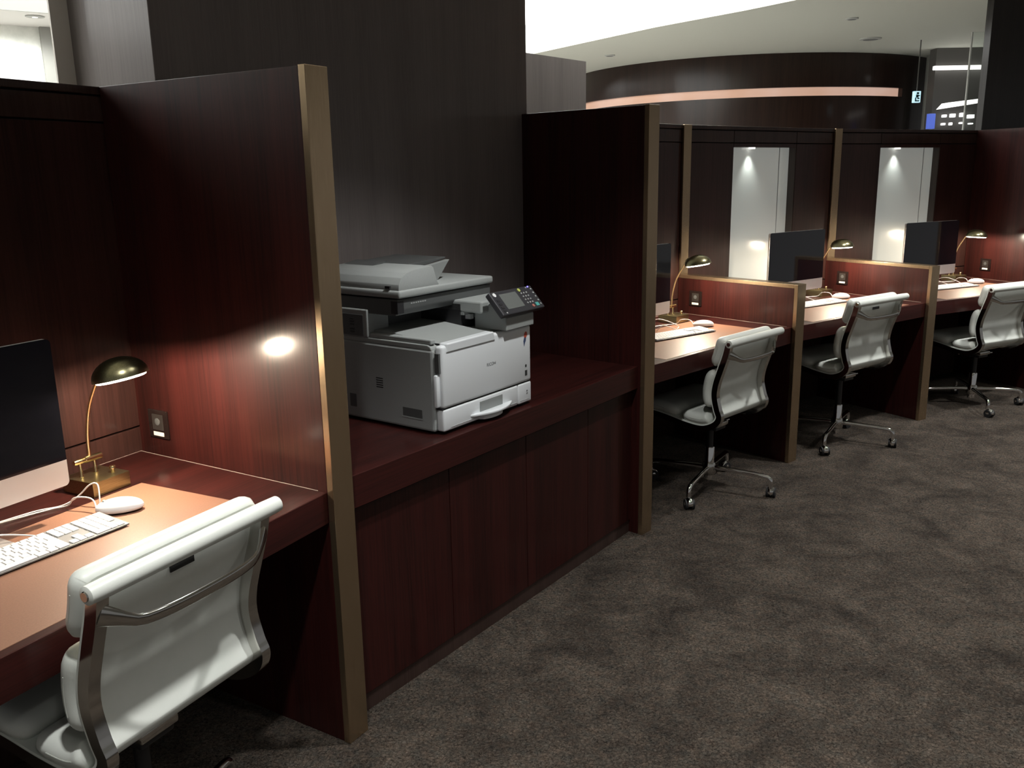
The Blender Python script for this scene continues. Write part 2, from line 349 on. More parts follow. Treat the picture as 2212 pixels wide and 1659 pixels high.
# ceiling downlights in view
for i,(x,y,z,rr,lab) in enumerate(((1.08,9.71,CEIL,.055,'small round ceiling downlight over the end of the grey box wall'),(3.45,8.84,CEIL,.10,'wider round ceiling fitting before the middle of the drum'),(2.83,7.67,CEIL,.05,'small round ceiling fitting nearest the desk walls'))):
    t = thing('ceiling_downlight', T3(x,y,z), lab, 'ceiling light', 'ceiling fittings before the drum')
    bm = BM(); lathe(bm, [(rr*.7,0),(rr,0),(rr,-.008),(rr*.7,-.012)], 24); ob('trim_ring', bm, 'paleframe', t, True, auto=30)
    bm = BM(); lathe(bm, [(0.001,-.013),(rr*.68,-.013),(rr*.68,-.0125),(.001,-.0125)], 20); ob('lens', bm, 'cop_mid', t)
t = thing('ceiling_downlight', T3(-3.47,6.95,CEIL), 'round downlight in the pale ceiling by the marble wall', 'ceiling light')
bm = BM(); lathe(bm, [(.045,0),(.065,0),(.065,-.006),(.045,-.009)], 24); ob('trim_ring', bm, 'greypost', t, True, auto=30)
bm = BM(); lathe(bm, [(.001,-.0095),(.02,-.0095),(.02,-.004),(.001,-.004)], 20); ob('lens', bm, 'strip_white', t)
# lower box wall behind the copier partition
p = ray_xy(1266,133,5.9); a54 = 50
bm = BM(); box(bm, -1.6, 0, 0, .42, 0, p.z, T3(p.x,p.y,0) @ RZ(a54)); ob('wall_box', bm, 'pillar', label='grey-brown box wall rising behind the copier partition', kind='structure')

# ------------------------------------------------------------------ full-height pillars
Mcp = bayM('cp'); hw = bayW('cp')/2
bm = BM(); box(bm, -hw+.0, hw+.055, .655, 1.075, 0, CEIL, bev=.002)
ob('wall_pillar', bm, 'pillar', mx=Mcp, label='full-height grey-brown veneered wall behind the copier', kind='structure')
# bronze strip standing beside the pillar
bm = BM(); box(bm, -hw-.056, -hw+.001, 1.066, 1.074, 0, CEIL); ob('trim_1', bm, 'greybeige', mx=Mcp, label='narrow bronze-grey upright strip at the pillar edge', kind='structure')
Mc2 = bayM('cp2'); hw2 = bayW('cp2')/2
bm = BM(); box(bm, -hw2-.045, hw2, .80, .86, 0, CEIL, bev=.002); ob('wall_end_pillar', bm, 'pillar2', mx=Mc2, label='full-height dark pillar beyond the last desk', kind='structure')

# ------------------------------------------------------------------ desk walls, one per desk bay
def desk_wall(b, niche, post):
    mx = bayM(b); w = bayW(b)/2 + WALL_Y*TN; y0 = WALL_Y
    root = thing('wall_desk', mx, {1:'dark wood wall behind the desk on the copier vent side', 2:'dark wood wall behind the desk past the copier', 3:'dark wood wall with lit white niche behind the middle desk', 4:'dark wood wall with lit white niche behind the end desk'}[b], None, None, 'structure')
    nb = .30
    def pnl(name, x0, x1, z0, z1, y=y0, d=.02, m='wall_wood'):
        bm = BM(); box(bm, x0, x1, y, y+d, z0, z1, bev=.0015); ob(name, bm, m, root)
    # backing and rail
    bm = BM()
    if niche:
        box(bm, -w-.01, -nb-.012, y0+.02, y0+.12, 0, TOP-.004); box(bm, nb+.012, w+.01, y0+.02, y0+.12, 0, TOP-.004); box(bm, -nb, nb, y0+.02, y0+.12, 1.69, TOP-.004); box(bm, -nb, nb, y0+.02, y0+.12, 0, DESK+.03)
    else: box(bm, -w-.01, w+.01, y0+.02, y0+.12, 0, TOP-.004)
    ob('backing', bm, 'gap', root)
    bm = BM(); box(bm, -w, w, y0-.004, y0+.125, 1.789, TOP, bev=.002); ob('top_rail', bm, 'wood_dull', root)
    xs = [-w, -nb, nb, w]
    for i in range(3): pnl('band_panel', xs[i]+.002, xs[i+1]-.002, 1.717, 1.784, m='wood_dull')
    if niche:
        for s in (0,2):
            pnl('wall_panel', xs[s]+.002, xs[s+1]-.001, .825, 1.712); pnl('lower_panel', xs[s]+.002, xs[s+1]-.001, DESK-.05, .819)
        pnl('niche_head', -nb+.001, nb-.001, 1.69, 1.712); 
        pnl('niche_sill', -nb+.001, nb-.001, DESK-.05, DESK+.03)
        for s in (-1,1):
            bm = BM(); box(bm, min(s*nb,s*(nb+.012)), max(s*nb,s*(nb+.012)), y0+.004, y0+.065, DESK+.03, 1.69); ob('niche_reveal', bm, 'reveal', root)
        bm = BM(); box(bm, -nb, nb, y0+.055, y0+.07, DESK+.03, 1.69); gl = ob('niche_glass', bm, 'white_glass', root)
        bm = BM(); box(bm, .20, .204, y0+.052, y0+.056, DESK+.03, 1.69); ob('glass_joint', bm, 'frost', gl)
        bm = BM(); lathe(bm, [(.001,0),(.02,0),(.02,-.01),(.001,-.01)], 16, T3(-.10,y0+.028,1.69)); ob('niche_lamp', bm, 'strip_white', root, True, auto=30)
        P0 = mx @ Vector((-.10, y0+.022, 1.672)); P1 = mx @ Vector((-.08, y0+.050, 1.0))
        spot('niche_light', P0, P1, 3.2, 80, 1., .02, (.95,1,.95))
    else:
        pnl('wall_panel', -w+.002, w-.002, .825, 1.712); pnl('lower_panel', -w+.002, w-.002, DESK-.05, .819)
    pnl('knee_panel', -w+.002, w-.002, .0, DESK-.055, m='wood_dull')
    return root
for b, n in ((1,False),(2,True),(3,True),(4,True)): desk_wall(b, n, False)

# ------------------------------------------------------------------ partitions between the bays
def joint(P, a):       # local x: tangent, local y: towards the wall
    return T3(P.x, P.y, 0) @ RZ(a)
def tall_partition(P, a, label, deep=.7835):
    t = thing('tall_partition', joint(P,a), label, 'partition', 'tall partitions')
    bm = BM(); box(bm, -.036, .036, .024, deep, 0, TOP, bev=.0015); ob('panel', bm, 'wood', t)
    bm = BM(); box(bm, -.0385, .0385, 0, .022, 0, TOP+.002, bev=.0015); ob('edge_trim', bm, 'bronze', t, label='bronze front edge')
    return t
def low_divider(P, a, label):
    t = thing('low_divider', joint(P,a), label, 'divider', 'low dividers between the desks'); h = .97
    bm = BM(); box(bm, -.035, .035, .024, WALL_Y-.004, 0, h-.02, bev=.0015); ob('panel', bm, 'wood', t)
    bm = BM(); box(bm, -.0385, .0385, 0, .022, 0, h, bev=.0015); ob('edge_trim', bm, 'bronze', t, label='bronze front edge')
    bm = BM(); box(bm, -.0385, .0385, .022, WALL_Y-.018, h-.02, h, bev=.0015); ob('top_trim', bm, 'bronze', t, label='bronze top strip')
    bm = BM(); box(bm, -.034, .034, WALL_Y-.018, WALL_Y-.0055, h-.02, TOP+.001, bev=.002); ob('wall_post', bm, 'bronze', t, label='bronze upright strip on the wall')
    return t
tall_partition(A, 58.5, 'tall dark wood partition between a desk and the copier vent side')
tall_partition(B, 49.5, 'tall dark wood partition on the control-panel side of the copier')
tall_partition(E_, 22.5, 'tall dark wood end partition before the dark pillar')
low_divider(Cc, 40.5, 'low red wood divider, first one past the copier')
low_divider(D, 31.5, 'low red wood divider, second one past the copier')

# ------------------------------------------------------------------ desks
def desk(b, label, cat='desk'):
    t = thing('desk', bayM(b), label, cat, 'desks along the wall'); w = bayW(b)/2
    def hw(y): return w + y*TN - .0375
    y0, y1 = .028, WALL_Y-.001
    # top with a shallow pocket for the leather inlay: built as a frame of four boards and a deck
    bx, by0, by1 = .475, .05, .545
    bm = BM(); prism(bm, [(-hw(y0),y0),(hw(y0),y0),(hw(y1),y1),(-hw(y1),y1)], DESK-.03, DESK, .0015); ob('worktop', bm, 'wood_x', t)
    bm = BM(); box(bm, -bx, bx, by0, by1, DESK-.002, DESK+.0012, bev=.0005); ob('leather_inlay', bm, 'blotter', t)
    bm = BM(); box(bm, -hw(y0), hw(y0), y0-.0012, y0+.025, .66, DESK-.0008, bev=.0006); ob('apron', bm, 'wood_x', t)
    bm = BM()
    for s in (-1,1): tube(bm, [(s*(hw(y0+.03)-.001),y0+.03,DESK+.0005),(s*(hw(y1)-.001),y1-.003,DESK+.0005)], .0008, 6)
    tube(bm, [(-hw(y1),y1-.001,DESK+.0005),(hw(y1),y1-.001,DESK+.0005)], .0007, 6)
    ob('joint_bead', bm, 'bead', t)
    return t
LOC = {1:'on the copier vent side', 2:'between copier partition and low divider', 3:'between the two low dividers', 4:'between low divider and end partition'}
for b in (1,2,3,4): desk(b, 'dark red wood desk with brown leather inlay ' + LOC[b])

# ------------------------------------------------------------------ copier counter
t = thing('copier_counter', Mcp, 'long dark wood counter cabinet under the copier', 'cabinet')
w = bayW('cp')/2
def hwc(y): return w + y*TN - .0375
bm = BM(); prism(bm, [(-hwc(.04),.04),(hwc(.04),.04),(hwc(.65),.65),(-hwc(.65),.65)], .70, .755, .0015); ob('counter_top', bm, 'wood_x', t)
bm = BM(); box(bm, -hwc(.04), hwc(.04), .0388, .065, .66, .7542, bev=.0006); ob('fascia', bm, 'wood_x', t)
bm = BM(); box(bm, -hwc(.1), hwc(.1), .10, .64, .0, .70); ob('carcass', bm, 'gap', t)
xs = [-hwc(.07), -.372, .057, .486, hwc(.07)]
for i in range(4):
    bm = BM(); box(bm, xs[i]+.0015, xs[i+1]-.0015, .066, .086, .06, .645, bev=.001); ob('door', bm, 'wood', t)
bm = BM(); box(bm, -hwc(.07), hwc(.07), .072, .09, 0, .057, bev=.001); ob('plinth', bm, 'wood_dull', t)

# ------------------------------------------------------------------ copier
CX = Mcp @ T3(0,0,.755)
cp = thing('copier', CX, 'white and grey multifunction copier standing on the wood counter', 'copier')
X0, X1, Y0, Y1 = -.39, .105, .072, .60
def part(name, m, f, parent=cp, smooth=False, auto=None, **k):
    bm = BM(); f(bm); return ob(name, bm, m, parent, smooth, auto=auto, **k)
# main body, side outline in (y,z): low front block with a raised block at the rear
part('body', 'cop_grey', lambda bm: box(bm, X0, X1, Y0+.03, Y1, .008, .272, bev=.008))
part('body_top', 'cop_grey', lambda bm: extr(bm, [(Y0+.034,.271),(Y1-.002,.271),(Y1-.002,.287),(Y0+.05,.287),(Y0+.038,.281)], 'x', X0+.002, X1-.002, .003))
# rear-left raised tower, framed
tw = part('rear_tower', 'cop_grey', lambda bm: box(bm, X0, X0+.10, .375, Y1-.002, .287, .379, bev=.004))
part('tower_panel', 'cop_dark', lambda bm: box(bm, X0-.001, X0+.01, .393, Y1-.02, .290, .362, bev=.002), tw)
for zz in (.345,.336,.327,.312,.303): part('vent_slot', 'cop_black', lambda bm, zz=zz: box(bm, X0-.0025, X0+.004, .435, .453, zz-.0022, zz+.0022), tw)
# out tray between body and scanner
part('output_tray', 'cop_grey', lambda bm: extr(bm, [(.10,.288),(.50,.288),(.50,.312),(.30,.308),(.14,.292)], 'x', X0+.03, -.10, .004), smooth=False)
part('tray_rim', 'cop_grey', lambda bm: box(bm, X0+.006, X0+.028, .11, .375, .287, .303, bev=.004))
part('output_cavity', 'cop_black', lambda bm: box(bm, -.10, X1-.02, .22, Y1-.02, .287, .372))
part('rear_core', 'cop_dark', lambda bm: box(bm, X0+.06, X1-.005, .40, Y1-.01, .287, .366))
part('exit_guide', 'cop_mid', lambda bm: box(bm, -.10, .0, .205, .225, .335, .345))
for xg in (-.075,-.03): part('guide_tab', 'btn', lambda bm, xg=xg: box(bm, xg, xg+.018, .198, .222, .318, .336, bev=.001))
part('right_bridge', 'cop_grey', lambda bm: box(bm, -.10, X1-.004, .13, .42, .345, .385, bev=.006))
# front covers
fc = part('front_cover', 'cop_white', lambda bm: box(bm, X0+.012, X1, Y0, Y0+.032, .085, .285, bev=.010, seg=3), smooth=True, auto=40)
part('cover_step', 'cop_white', lambda bm: extr(bm, [(X0+.03,.262),(-.105,.262),(-.115,.293),(X0+.035,.291)], 'y', Y0-.003, Y0+.03, .004), fc)
part('side_handle', 'cop_white', lambda bm: box(bm, X0-.004, X0+.014, Y0+.012, Y0+.028, .09, .195, bev=.006), fc, True, 40)
part('side_slot', 'cop_dark', lambda bm: box(bm, X0+.004, X0+.013, Y0+.008, Y0+.024, .20, .262), fc)
part('seam', 'cop_black', lambda bm: box(bm, X0+.01, X1-.002, Y0+.004, Y0+.03, .082, .086))
dr = part('paper_drawer', 'cop_white', lambda bm: box(bm, X0+.012, .024, Y0+.001, Y0+.032, .010, .082, bev=.007, seg=3), smooth=True, auto=40)
db = part('drawer_block', 'cop_white', lambda bm: box(bm, .026, X1, Y0+.001, Y0+.032, .010, .082, bev=.006, seg=3), smooth=True, auto=40)
part('drawer_line', 'btn', lambda bm: box(bm, X0+.045, .015, Y0-.0003, Y0+.004, .0205, .022), dr)
part('handle_recess_shade', 'cop_mid', lambda bm: box(bm, -.195, -.07, Y0-.0008, Y0+.006, .034, .070, bev=.0006), dr)  # grey plate painting the recess shadow above the handle
def handle(bm):
    n = 16; pts = []
    for i in range(n+1):
        u = -1+2*i/n; pts.append((-.13+u*.12, Y0+.004-.040*(1-u*u)))
    poly = pts + [(x, Y0+.012) for x,_ in pts[::-1]]
    prism(bm, poly, .029, .036, .0015)
part('drawer_handle', 'cop_white', handle, dr, True, auto=40)
def handle2(bm):
    n = 12; pts = [(-.135+(-1+2*i/n)*.062, Y0+.004-.026*math.sqrt(max(0,1-(-1+2*i/n)**2))) for i in range(n+1)]
    prism(bm, pts+[(x,Y0+.008) for x,_ in pts[::-1]], .010, .029, .0015)
part('handle_scoop', 'cop_white', handle2, dr, True, auto=40)
# printed marks
def text(s, size, mx, m, parent, name='lettering'):
    cu = bpy.data.curves.new(name, 'FONT'); cu.body = s; cu.size = size; cu.extrude = .0002; cu.align_x = 'CENTER'; cu.align_y = 'CENTER'; cu.space_character = 1.05
    tmp = bpy.data.objects.new(name, cu); C.objects.link(tmp)
    me = bpy.data.meshes.new_from_object(tmp.evaluated_get(bpy.context.evaluated_depsgraph_get())); bpy.data.objects.remove(tmp)
    me.materials.append(M[m]); o = bpy.data.objects.new(name, me); C.objects.link(o); o.parent = parent; o.matrix_local = mx; return o
FRONT = Matrix.Rotation(R(90),4,'X')
text('RICOH', .0155, T3(-.129,Y0-.0006,.186) @ FRONT, 'print_grey', fc)
def disc(bm, x, z, rx, rz, y, tilt=0, n=16):
    v = [bm.verts.new((x+rx*math.cos(2*PI*k/n)*math.cos(tilt)-rz*math.sin(2*PI*k/n)*math.sin(tilt), y, z+rx*math.cos(2*PI*k/n)*math.sin(tilt)+rz*math.sin(2*PI*k/n)*math.cos(tilt))) for k in range(n)]
    f = bm.faces.new(v); r = bmesh.ops.extrude_face_region(bm, geom=[f]); bmesh.ops.translate(bm, vec=(0,-.0006,0), verts=[g for g in r['geom'] if isinstance(g, bmesh.types.BMVert)])
YM = Y0-.0002
part('bird_head_mark', 'print_red', lambda bm: disc(bm, .071, .253, .0085, .012, YM, -.4), fc)
def tail(bm):
    extr(bm, [(.063,.246),(.074,.244),(.072,.232),(.067,.226),(.062,.213),(.060,.222),(.058,.232)], 'y', YM-.0006, YM)
part('bird_tail_mark', 'print_blue', tail, fc)
part('round_mark', 'print_dark', lambda bm: disc(bm, .071, .143, .0045, .0055, YM), fc)
part('square_mark', 'print_dark', lambda bm: box(bm, .065, .078, YM-.0006, YM, .108, .127), fc)
for z in (.052,.043): part('small_mark', 'print_grey', lambda bm, z=z: disc(bm, .077, z, .004, .003, Y0+.0006), db)
part('block_line', 'btn', lambda bm: box(bm, .035, .09, Y0+.0002, Y0+.004, .0205, .022), db)
# side details
for i in range(5): part('side_vent_slot', 'cop_black', lambda bm, i=i: box(bm, X0-.0006, X0+.004, .318, .348, .126+i*.0075, .1292+i*.0075))
sg = part('side_grip', 'cop_dark', lambda bm: box(bm, X0-.0008, X0+.006, .152, .235, .045, .075, bev=.0006)); 
part('grip_lip', 'cop_grey', lambda bm: box(bm, X0-.0025, X0+.003, .150, .237, .042, .046), sg)
sg2 = part('side_grip', 'cop_dark', lambda bm: box(bm, X0-.0008, X0+.006, .445, .475, .045, .09, bev=.0006))
# scanner unit
S0, S1, SY0, SY1 = X0+.008, X1-.002, .245, .605
su = part('scanner', 'cop_dark', lambda bm: extr(bm, [(SY0+.012,.366),(SY1,.366),(SY1,.418),(SY0,.418),(SY0,.385)], 'x', S0, S1, .003))
part('scanner_corner', 'cop_black', lambda bm: box(bm, S0-.0005, S0+.03, SY0-.0008, SY0+.03, .372, .414, bev=.002), su)
for i in range(7): part('faint_mark', 'btn', lambda bm, i=i: box(bm, S0+.062+i*.011, S0+.069+i*.011, SY0-.0008, SY0+.004, .399, .4025), su)
lid = part('scanner_lid', 'cop_grey', lambda bm: box(bm, S0-.002, S1+.003, SY0-.012, SY1+.005, .422, .447, bev=.007, seg=3), smooth=True, auto=40)
# document feeder hump: outline across x,z
hump = [(S0+.004,.446),(S0+.006,.465),(S0+.02,.486),(S0+.045,.500),(S0+.08,.507),(S0+.165,.512),(S0+.175,.505),(S0+.19,.462),(S0+.20,.446)]
ad = part('document_feeder', 'cop_grey', lambda bm: extr(bm, hump, 'y', SY0-.004, SY1-.01, .002), smooth=True, auto=25)
part('feeder_notch', 'cop_black', lambda bm: box(bm, S0-.0015, S0+.006, SY0+.03, SY0+.05, .452, .460), ad)
part('feeder_tray', 'cop_dark', lambda bm: extr(bm, [(S0+.175,.492),(S0+.36,.515),(S0+.362,.521),(S0+.17,.512)], 'y', SY0+.10, SY1-.02, .002), ad)
part('tray_wing', 'cop_mid', lambda bm: extr(bm, [(S0+.18,.447),(S0+.30,.447),(S0+.365,.512),(S0+.175,.492)], 'y', SY0+.085, SY0+.105, .002), ad)
part('feeder_hood', 'cop_dark', lambda bm: extr(bm, [(S0+.10,.508),(S0+.165,.519),(S0+.17,.515),(S0+.13,.508)], 'y', SY0+.20, SY1-.02, .001), ad)
# control panel on its bracket
part('panel_bracket', 'cop_grey', lambda bm: extr(bm, [(.055,.287),(.19,.287),(.19,.375),(.115,.375),(.055,.33)], 'x', -.062, X1-.006, .003))
tilt = math.atan2(.067,.06)
PM = T3(.022,.048,.335) @ Matrix.Rotation(tilt,4,'X')       # panel plane: local x along width, local y up the slope
cpn = part('control_panel', 'panel_blk', lambda bm: box(bm, -.122, .122, 0, .096, -.004, .016, PM, bev=.004), smooth=False)
def pb(name, m, x0, x1, y0, y1, h=.0015): part(name, m, lambda bm: box(bm, x0, x1, y0, y1, .016, .016+h, PM), cpn)
def pd(name, m, x, y, r, h=.002): part(name, m, lambda bm: lathe(bm, [(.0001,.0155),(r,.0155),(r,.016+h),(.0001,.016+h)], 12, PM @ T3(x,y,0)), cpn)
pb('touch_screen', 'lcd', -.078, .018, .02, .082, .0006)
pd('button', 'btn_w', -.102, .082, .008)
for k in range(4): pb('button', 'cop_black', -.108, -.094, .012+k*.014, .020+k*.014)
pd('button', 'btn', -.098, .008, .003)
pd('button', 'btn_y', .040, .084, .007)
for r in range(4):
    for c_ in range(3): pd('button', 'btn', .042+c_*.015, .070-r*.0135, .0030)
for k in range(5): pd('button', 'btn', .108, .080-k*.016, .0032)
pd('button', 'btn', .085, .088, .003); pd('button', 'btn_r', .062, .014, .006); pb('button', 'btn_t', .080, .098, .010, .024)
pd('indicator_light', 'led', .100, .091, .0025)

# ------------------------------------------------------------------ chairs
PROF = [(-.221,.790),(-.208,.735),(-.185,.668),(-.163,.600),(-.158,.548),(-.172,.492),(-.186,.455),(-.172,.420),(-.132,.392),(-.076,.377),(.014,.382),(.12,.398),(.20,.404),(.25,.39)]
PROF = [(y, .79-(.79-z)*1.035) for y,z in PROF]
prof = smooth_path([(0,y,z) for y,z in PROF], 90)
def frame_at(i):
    t = (prof[min(i+1,90)]-prof[max(i-1,0)]).normalized(); return prof[i], Vector((0,-t.z,t.y))      # point, inward normal
def strip(bm, x0, x1, o0, o1, i0=0, i1=90):
    rows = []
    for i in range(i0, i1+1):
        p, n = frame_at(i)
        rows.append([bm.verts.new((x, (p+n*o).y, (p+n*o).z)) for x,o in ((x0,o0),(x1,o0),(x1,o1),(x0,o1))])
    for a, b_ in zip(rows, rows[1:]):
        for k in range(4): bm.faces.new((a[k], a[(k+1)%4], b_[(k+1)%4], b_[k]))
    bm.faces.new(rows[0][::-1]); bm.faces.new(rows[-1])
def pad(bm, i0, i1, wx, base, th, nx=26, r=.030):
    """plump cushion on the sling: flat middle, rolled edges, upright sides"""
    ns = max(16, i1-i0); Ls = sum((prof[min(k+1,90)]-prof[k]).length for k in range(max(i0,0), i1)) + .0105*max(0,-i0)
    top = []; bot = []
    def at(f):
        k = min(max(int(math.floor(f)),0),89); p0, n0 = frame_at(k); p1, n1 = frame_at(k+1); return p0.lerp(p1,f-k), n0.lerp(n1,max(0,min(1,f-k))).normalized()
    rc = .034
    def put(x, sl, h):
        ex, es = abs(x)-(wx-rc), abs(sl)-(Ls/2-rc)
        if ex > 0 and es > 0:                                                   # rounded outline at the corners
            k = max(ex,es)/math.hypot(ex,es); x = math.copysign(wx-rc+ex*k, x); sl = math.copysign(Ls/2-rc+es*k, sl)
        p, n = at(i0+(i1-i0)*(sl/Ls+.5)); a = p+n*(base+h); return bm.verts.new((x,a.y,a.z))
    for j in range(ns+1):
        v = math.sin((2*j/ns-1)*PI/2); sl = v*Ls/2; dv = max(0, abs(sl)-(Ls/2-r)); rt, rb = [], []
        for q in range(nx+1):
            u = math.sin((2*q/nx-1)*PI/2); x = u*wx
            dx = max(0, abs(x)-(wx-r)); m = max(dx,dv)
            h = th-r+math.sqrt(max(0,r*r-m*m)) + .005*(1-u*u)*(1-v*v)
            rt.append(put(x, sl, h)); rb.append(put(x*.955, sl*(1-.018/Ls), 0))
        top.append(rt); bot.append(rb)
    for j in range(ns):
        for q in range(nx):
            bm.faces.new((top[j][q],top[j][q+1],top[j+1][q+1],top[j+1][q])); bm.faces.new((bot[j][q],bot[j+1][q],bot[j+1][q+1],bot[j][q+1]))
        for q in (0,nx): bm.faces.new((top[j][q],top[j+1][q],bot[j+1][q],bot[j][q]))
    for j in (0,ns):
        for q in range(nx): bm.faces.new((top[j][q],bot[j][q],bot[j][q+1],top[j][q+1]))
def idx_z(z, back=True):
    r = range(0,55) if back else range(45,91)
    return min(r, key=lambda i: abs(prof[i].z-z))
def idx_y(y): return min(range(52,91), key=lambda i: abs(prof[i].y-y))
def make_chair(mx, label, base_ang, lift, tagged):
    t = thing('office_chair', mx, label, 'chair', 'white swivel chairs at the desks')
    up = T3(0,0,lift)
    def P(name, m, f, parent=t, smooth=True, auto=40, raise_=True, **k):
        bm = BM(); f(bm)
        if raise_: bmesh.ops.transform(bm, matrix=up, verts=bm.verts)
        return ob(name, bm, m, parent, smooth, auto=auto, **k)
    P('sling', 'white_leather', lambda bm: strip(bm, -.216, .216, .024, .030))
    iz = idx_z(.655)
    for nm, i0, i1 in (('back_pad', -2, iz-1), ('back_pad', iz+1, idx_z(.495)), ('seat_pad', idx_y(-.15), idx_y(.045)), ('seat_pad', idx_y(.05), idx_y(.235))):
        o = P(nm, 'white_leather', lambda bm, i0=i0, i1=i1: pad(bm, i0, i1, .224, .030, .050), auto=None)
        for sd in (-1,1):
            def seam(bm, i0=i0, i1=i1, sd=sd):
                pts = []
                for k in range(max(0,i0+5), i1-3):
                    p, n = frame_at(k); pts.append((sd*.2228, (p+n*.055).y, (p+n*.055).z))
                tube(bm, pts, .0016, 6)
            P('piping', 'seam', seam, o)
    roll_c = (-.226,.796)
    rl = P('top_roll', 'white_leather', lambda bm: tube(bm, [(x,roll_c[0],roll_c[1]) for x in (-.240,-.237,-.2,0,.2,.237,.240)], [.013,.0175,.0185,.0185,.0185,.0175,.013], 20))
    for s in (-1,1):
        P('end_cap', 'alu', lambda bm, s=s: tube(bm, [(s*.238,*roll_c),(s*.2425,*roll_c)], [.011,.0085], 16), rl)
        P('side_frame', 'alu', lambda bm, s=s: strip(bm, s*.204-.013, s*.204+.013, -.004, .024, 1, 88), label='polished aluminium side rail')
    # curved back brace
    def brace(bm):
        pts = []; rad = []
        for i in range(25):
            u = -1+2*i/24; k = idx_z(.725); p, n = frame_at(k)
            lft = .030*max(0,abs(u)-.72)/.28
            pts.append((u*.206, p.y-.004-.052*(1-abs(u)**3.0), p.z-.012+lft)); rad.append(.0120+.010*max(0,abs(u)-.8)/.2)
        tube(bm, pts, rad, 12, .42)
    P('back_brace', 'alu', brace)
    P('seat_brace', 'alu', lambda bm: [box(bm, -.204, .204, -.025, .025, .352, .372, bev=.004), box(bm, -.05, .05, -.07, .07, .335, .356, bev=.004)])
    P('tilt_housing', 'black', lambda bm: box(bm, -.045, .045, -.06, .07, .315, .338, bev=.006))
    P('tilt_lever', 'alu', lambda bm: tube(bm, [(.03,.0,.325),(.17,.0,.322)], .005, 8))
    if tagged:
        k = idx_z(.752); p, n = frame_at(k); mxt = T3(.0, (p+n*.0225).y, p.z)
        P('black_tag', 'tag', lambda bm: box(bm, -.03, .03, -.0015, .0015, -.007, .007, mxt))
    # column and base
    def Q(name, m, f, parent=t, smooth=True, auto=40, **k):
        bm = BM(); f(bm); return ob(name, bm, m, parent, smooth, auto=auto, **k)
    Q('gas_lift', 'black', lambda bm: lathe(bm, [(.017,.13),(.017,.32+lift),(.001,.32+lift)], 20))
    Q('lift_sleeve', 'chrome', lambda bm: lathe(bm, [(.012,.05),(.024,.05),(.025,.215),(.022,.22),(.012,.22)], 24))
    Q('hub', 'alu', lambda bm: lathe(bm, [(.001,.075),(.030,.075),(.034,.085),(.034,.125),(.028,.138),(.001,.138)], 24))
    for k in range(4):
        a = R(base_ang+90*k); d = Vector((math.cos(a), math.sin(a), 0))
        def leg(bm):
            pts = [d*.025+Vector((0,0,.112)), d*.10+Vector((0,0,.112)), d*.20+Vector((0,0,.108)), d*.275+Vector((0,0,.104)), d*.298+Vector((0,0,.097)), d*.307+Vector((0,0,.080)), d*.309+Vector((0,0,.055))]
            tube(bm, smooth_path(pts, 24), [.014]*3+[.012]*22, 12)
        lg = Q('leg', 'chrome', leg)
        ca = a + R(35 + 60*k)      # casters swivelled at different angles
        cd = Vector((math.cos(ca), math.sin(ca), 0)); cc = d*.309 + cd*.014; side = Vector((-cd.y, cd.x, 0))
        MXc = Matrix(((side.x, cd.x, 0, cc.x),(side.y, cd.y, 0, cc.y),(0,0,1,.026),(0,0,0,1)))
        def hood(bm):
            tb = bmesh.new(); bmesh.ops.create_uvsphere(tb, u_segments=16, v_segments=10, radius=1)
            for v in tb.verts:
                if v.co.z < -.15: v.co.z = -.15
            bmesh.ops.scale(tb, vec=(.024,.029,.031), verts=tb.verts); bmesh.ops.transform(tb, matrix=MXc, verts=tb.verts); join(bm, tb)
            cyl(bm, d*.309+Vector((0,0,.045)), d*.309+Vector((0,0,.072)), .009, 12)
        cas = Q('caster', 'chrome', hood)
        def wheels(bm):
            for s in (-1,1):
                c0 = MXc @ Vector((s*.008,0,-.002)); c1 = MXc @ Vector((s*.022,0,-.002)); tube(bm, [c0,c1], .0245, 20)
        Q('wheel', 'rubber', wheels, cas)
    return t
CH = {1:(.028,.095,.070,12,'vent'), 2:(.01,.113,.0,195,''), 3:(-.128,.088,.055,202,''), 4:(-.065,.098,.015,234,'')}
for b in (1,2,3,4):
    x, y, l, a, _ = CH[b]
    make_chair(bayM(b) @ T3(x,y,0), 'white leather soft-pad swivel chair at the desk ' + LOC[b], a, l, b in (1,3))

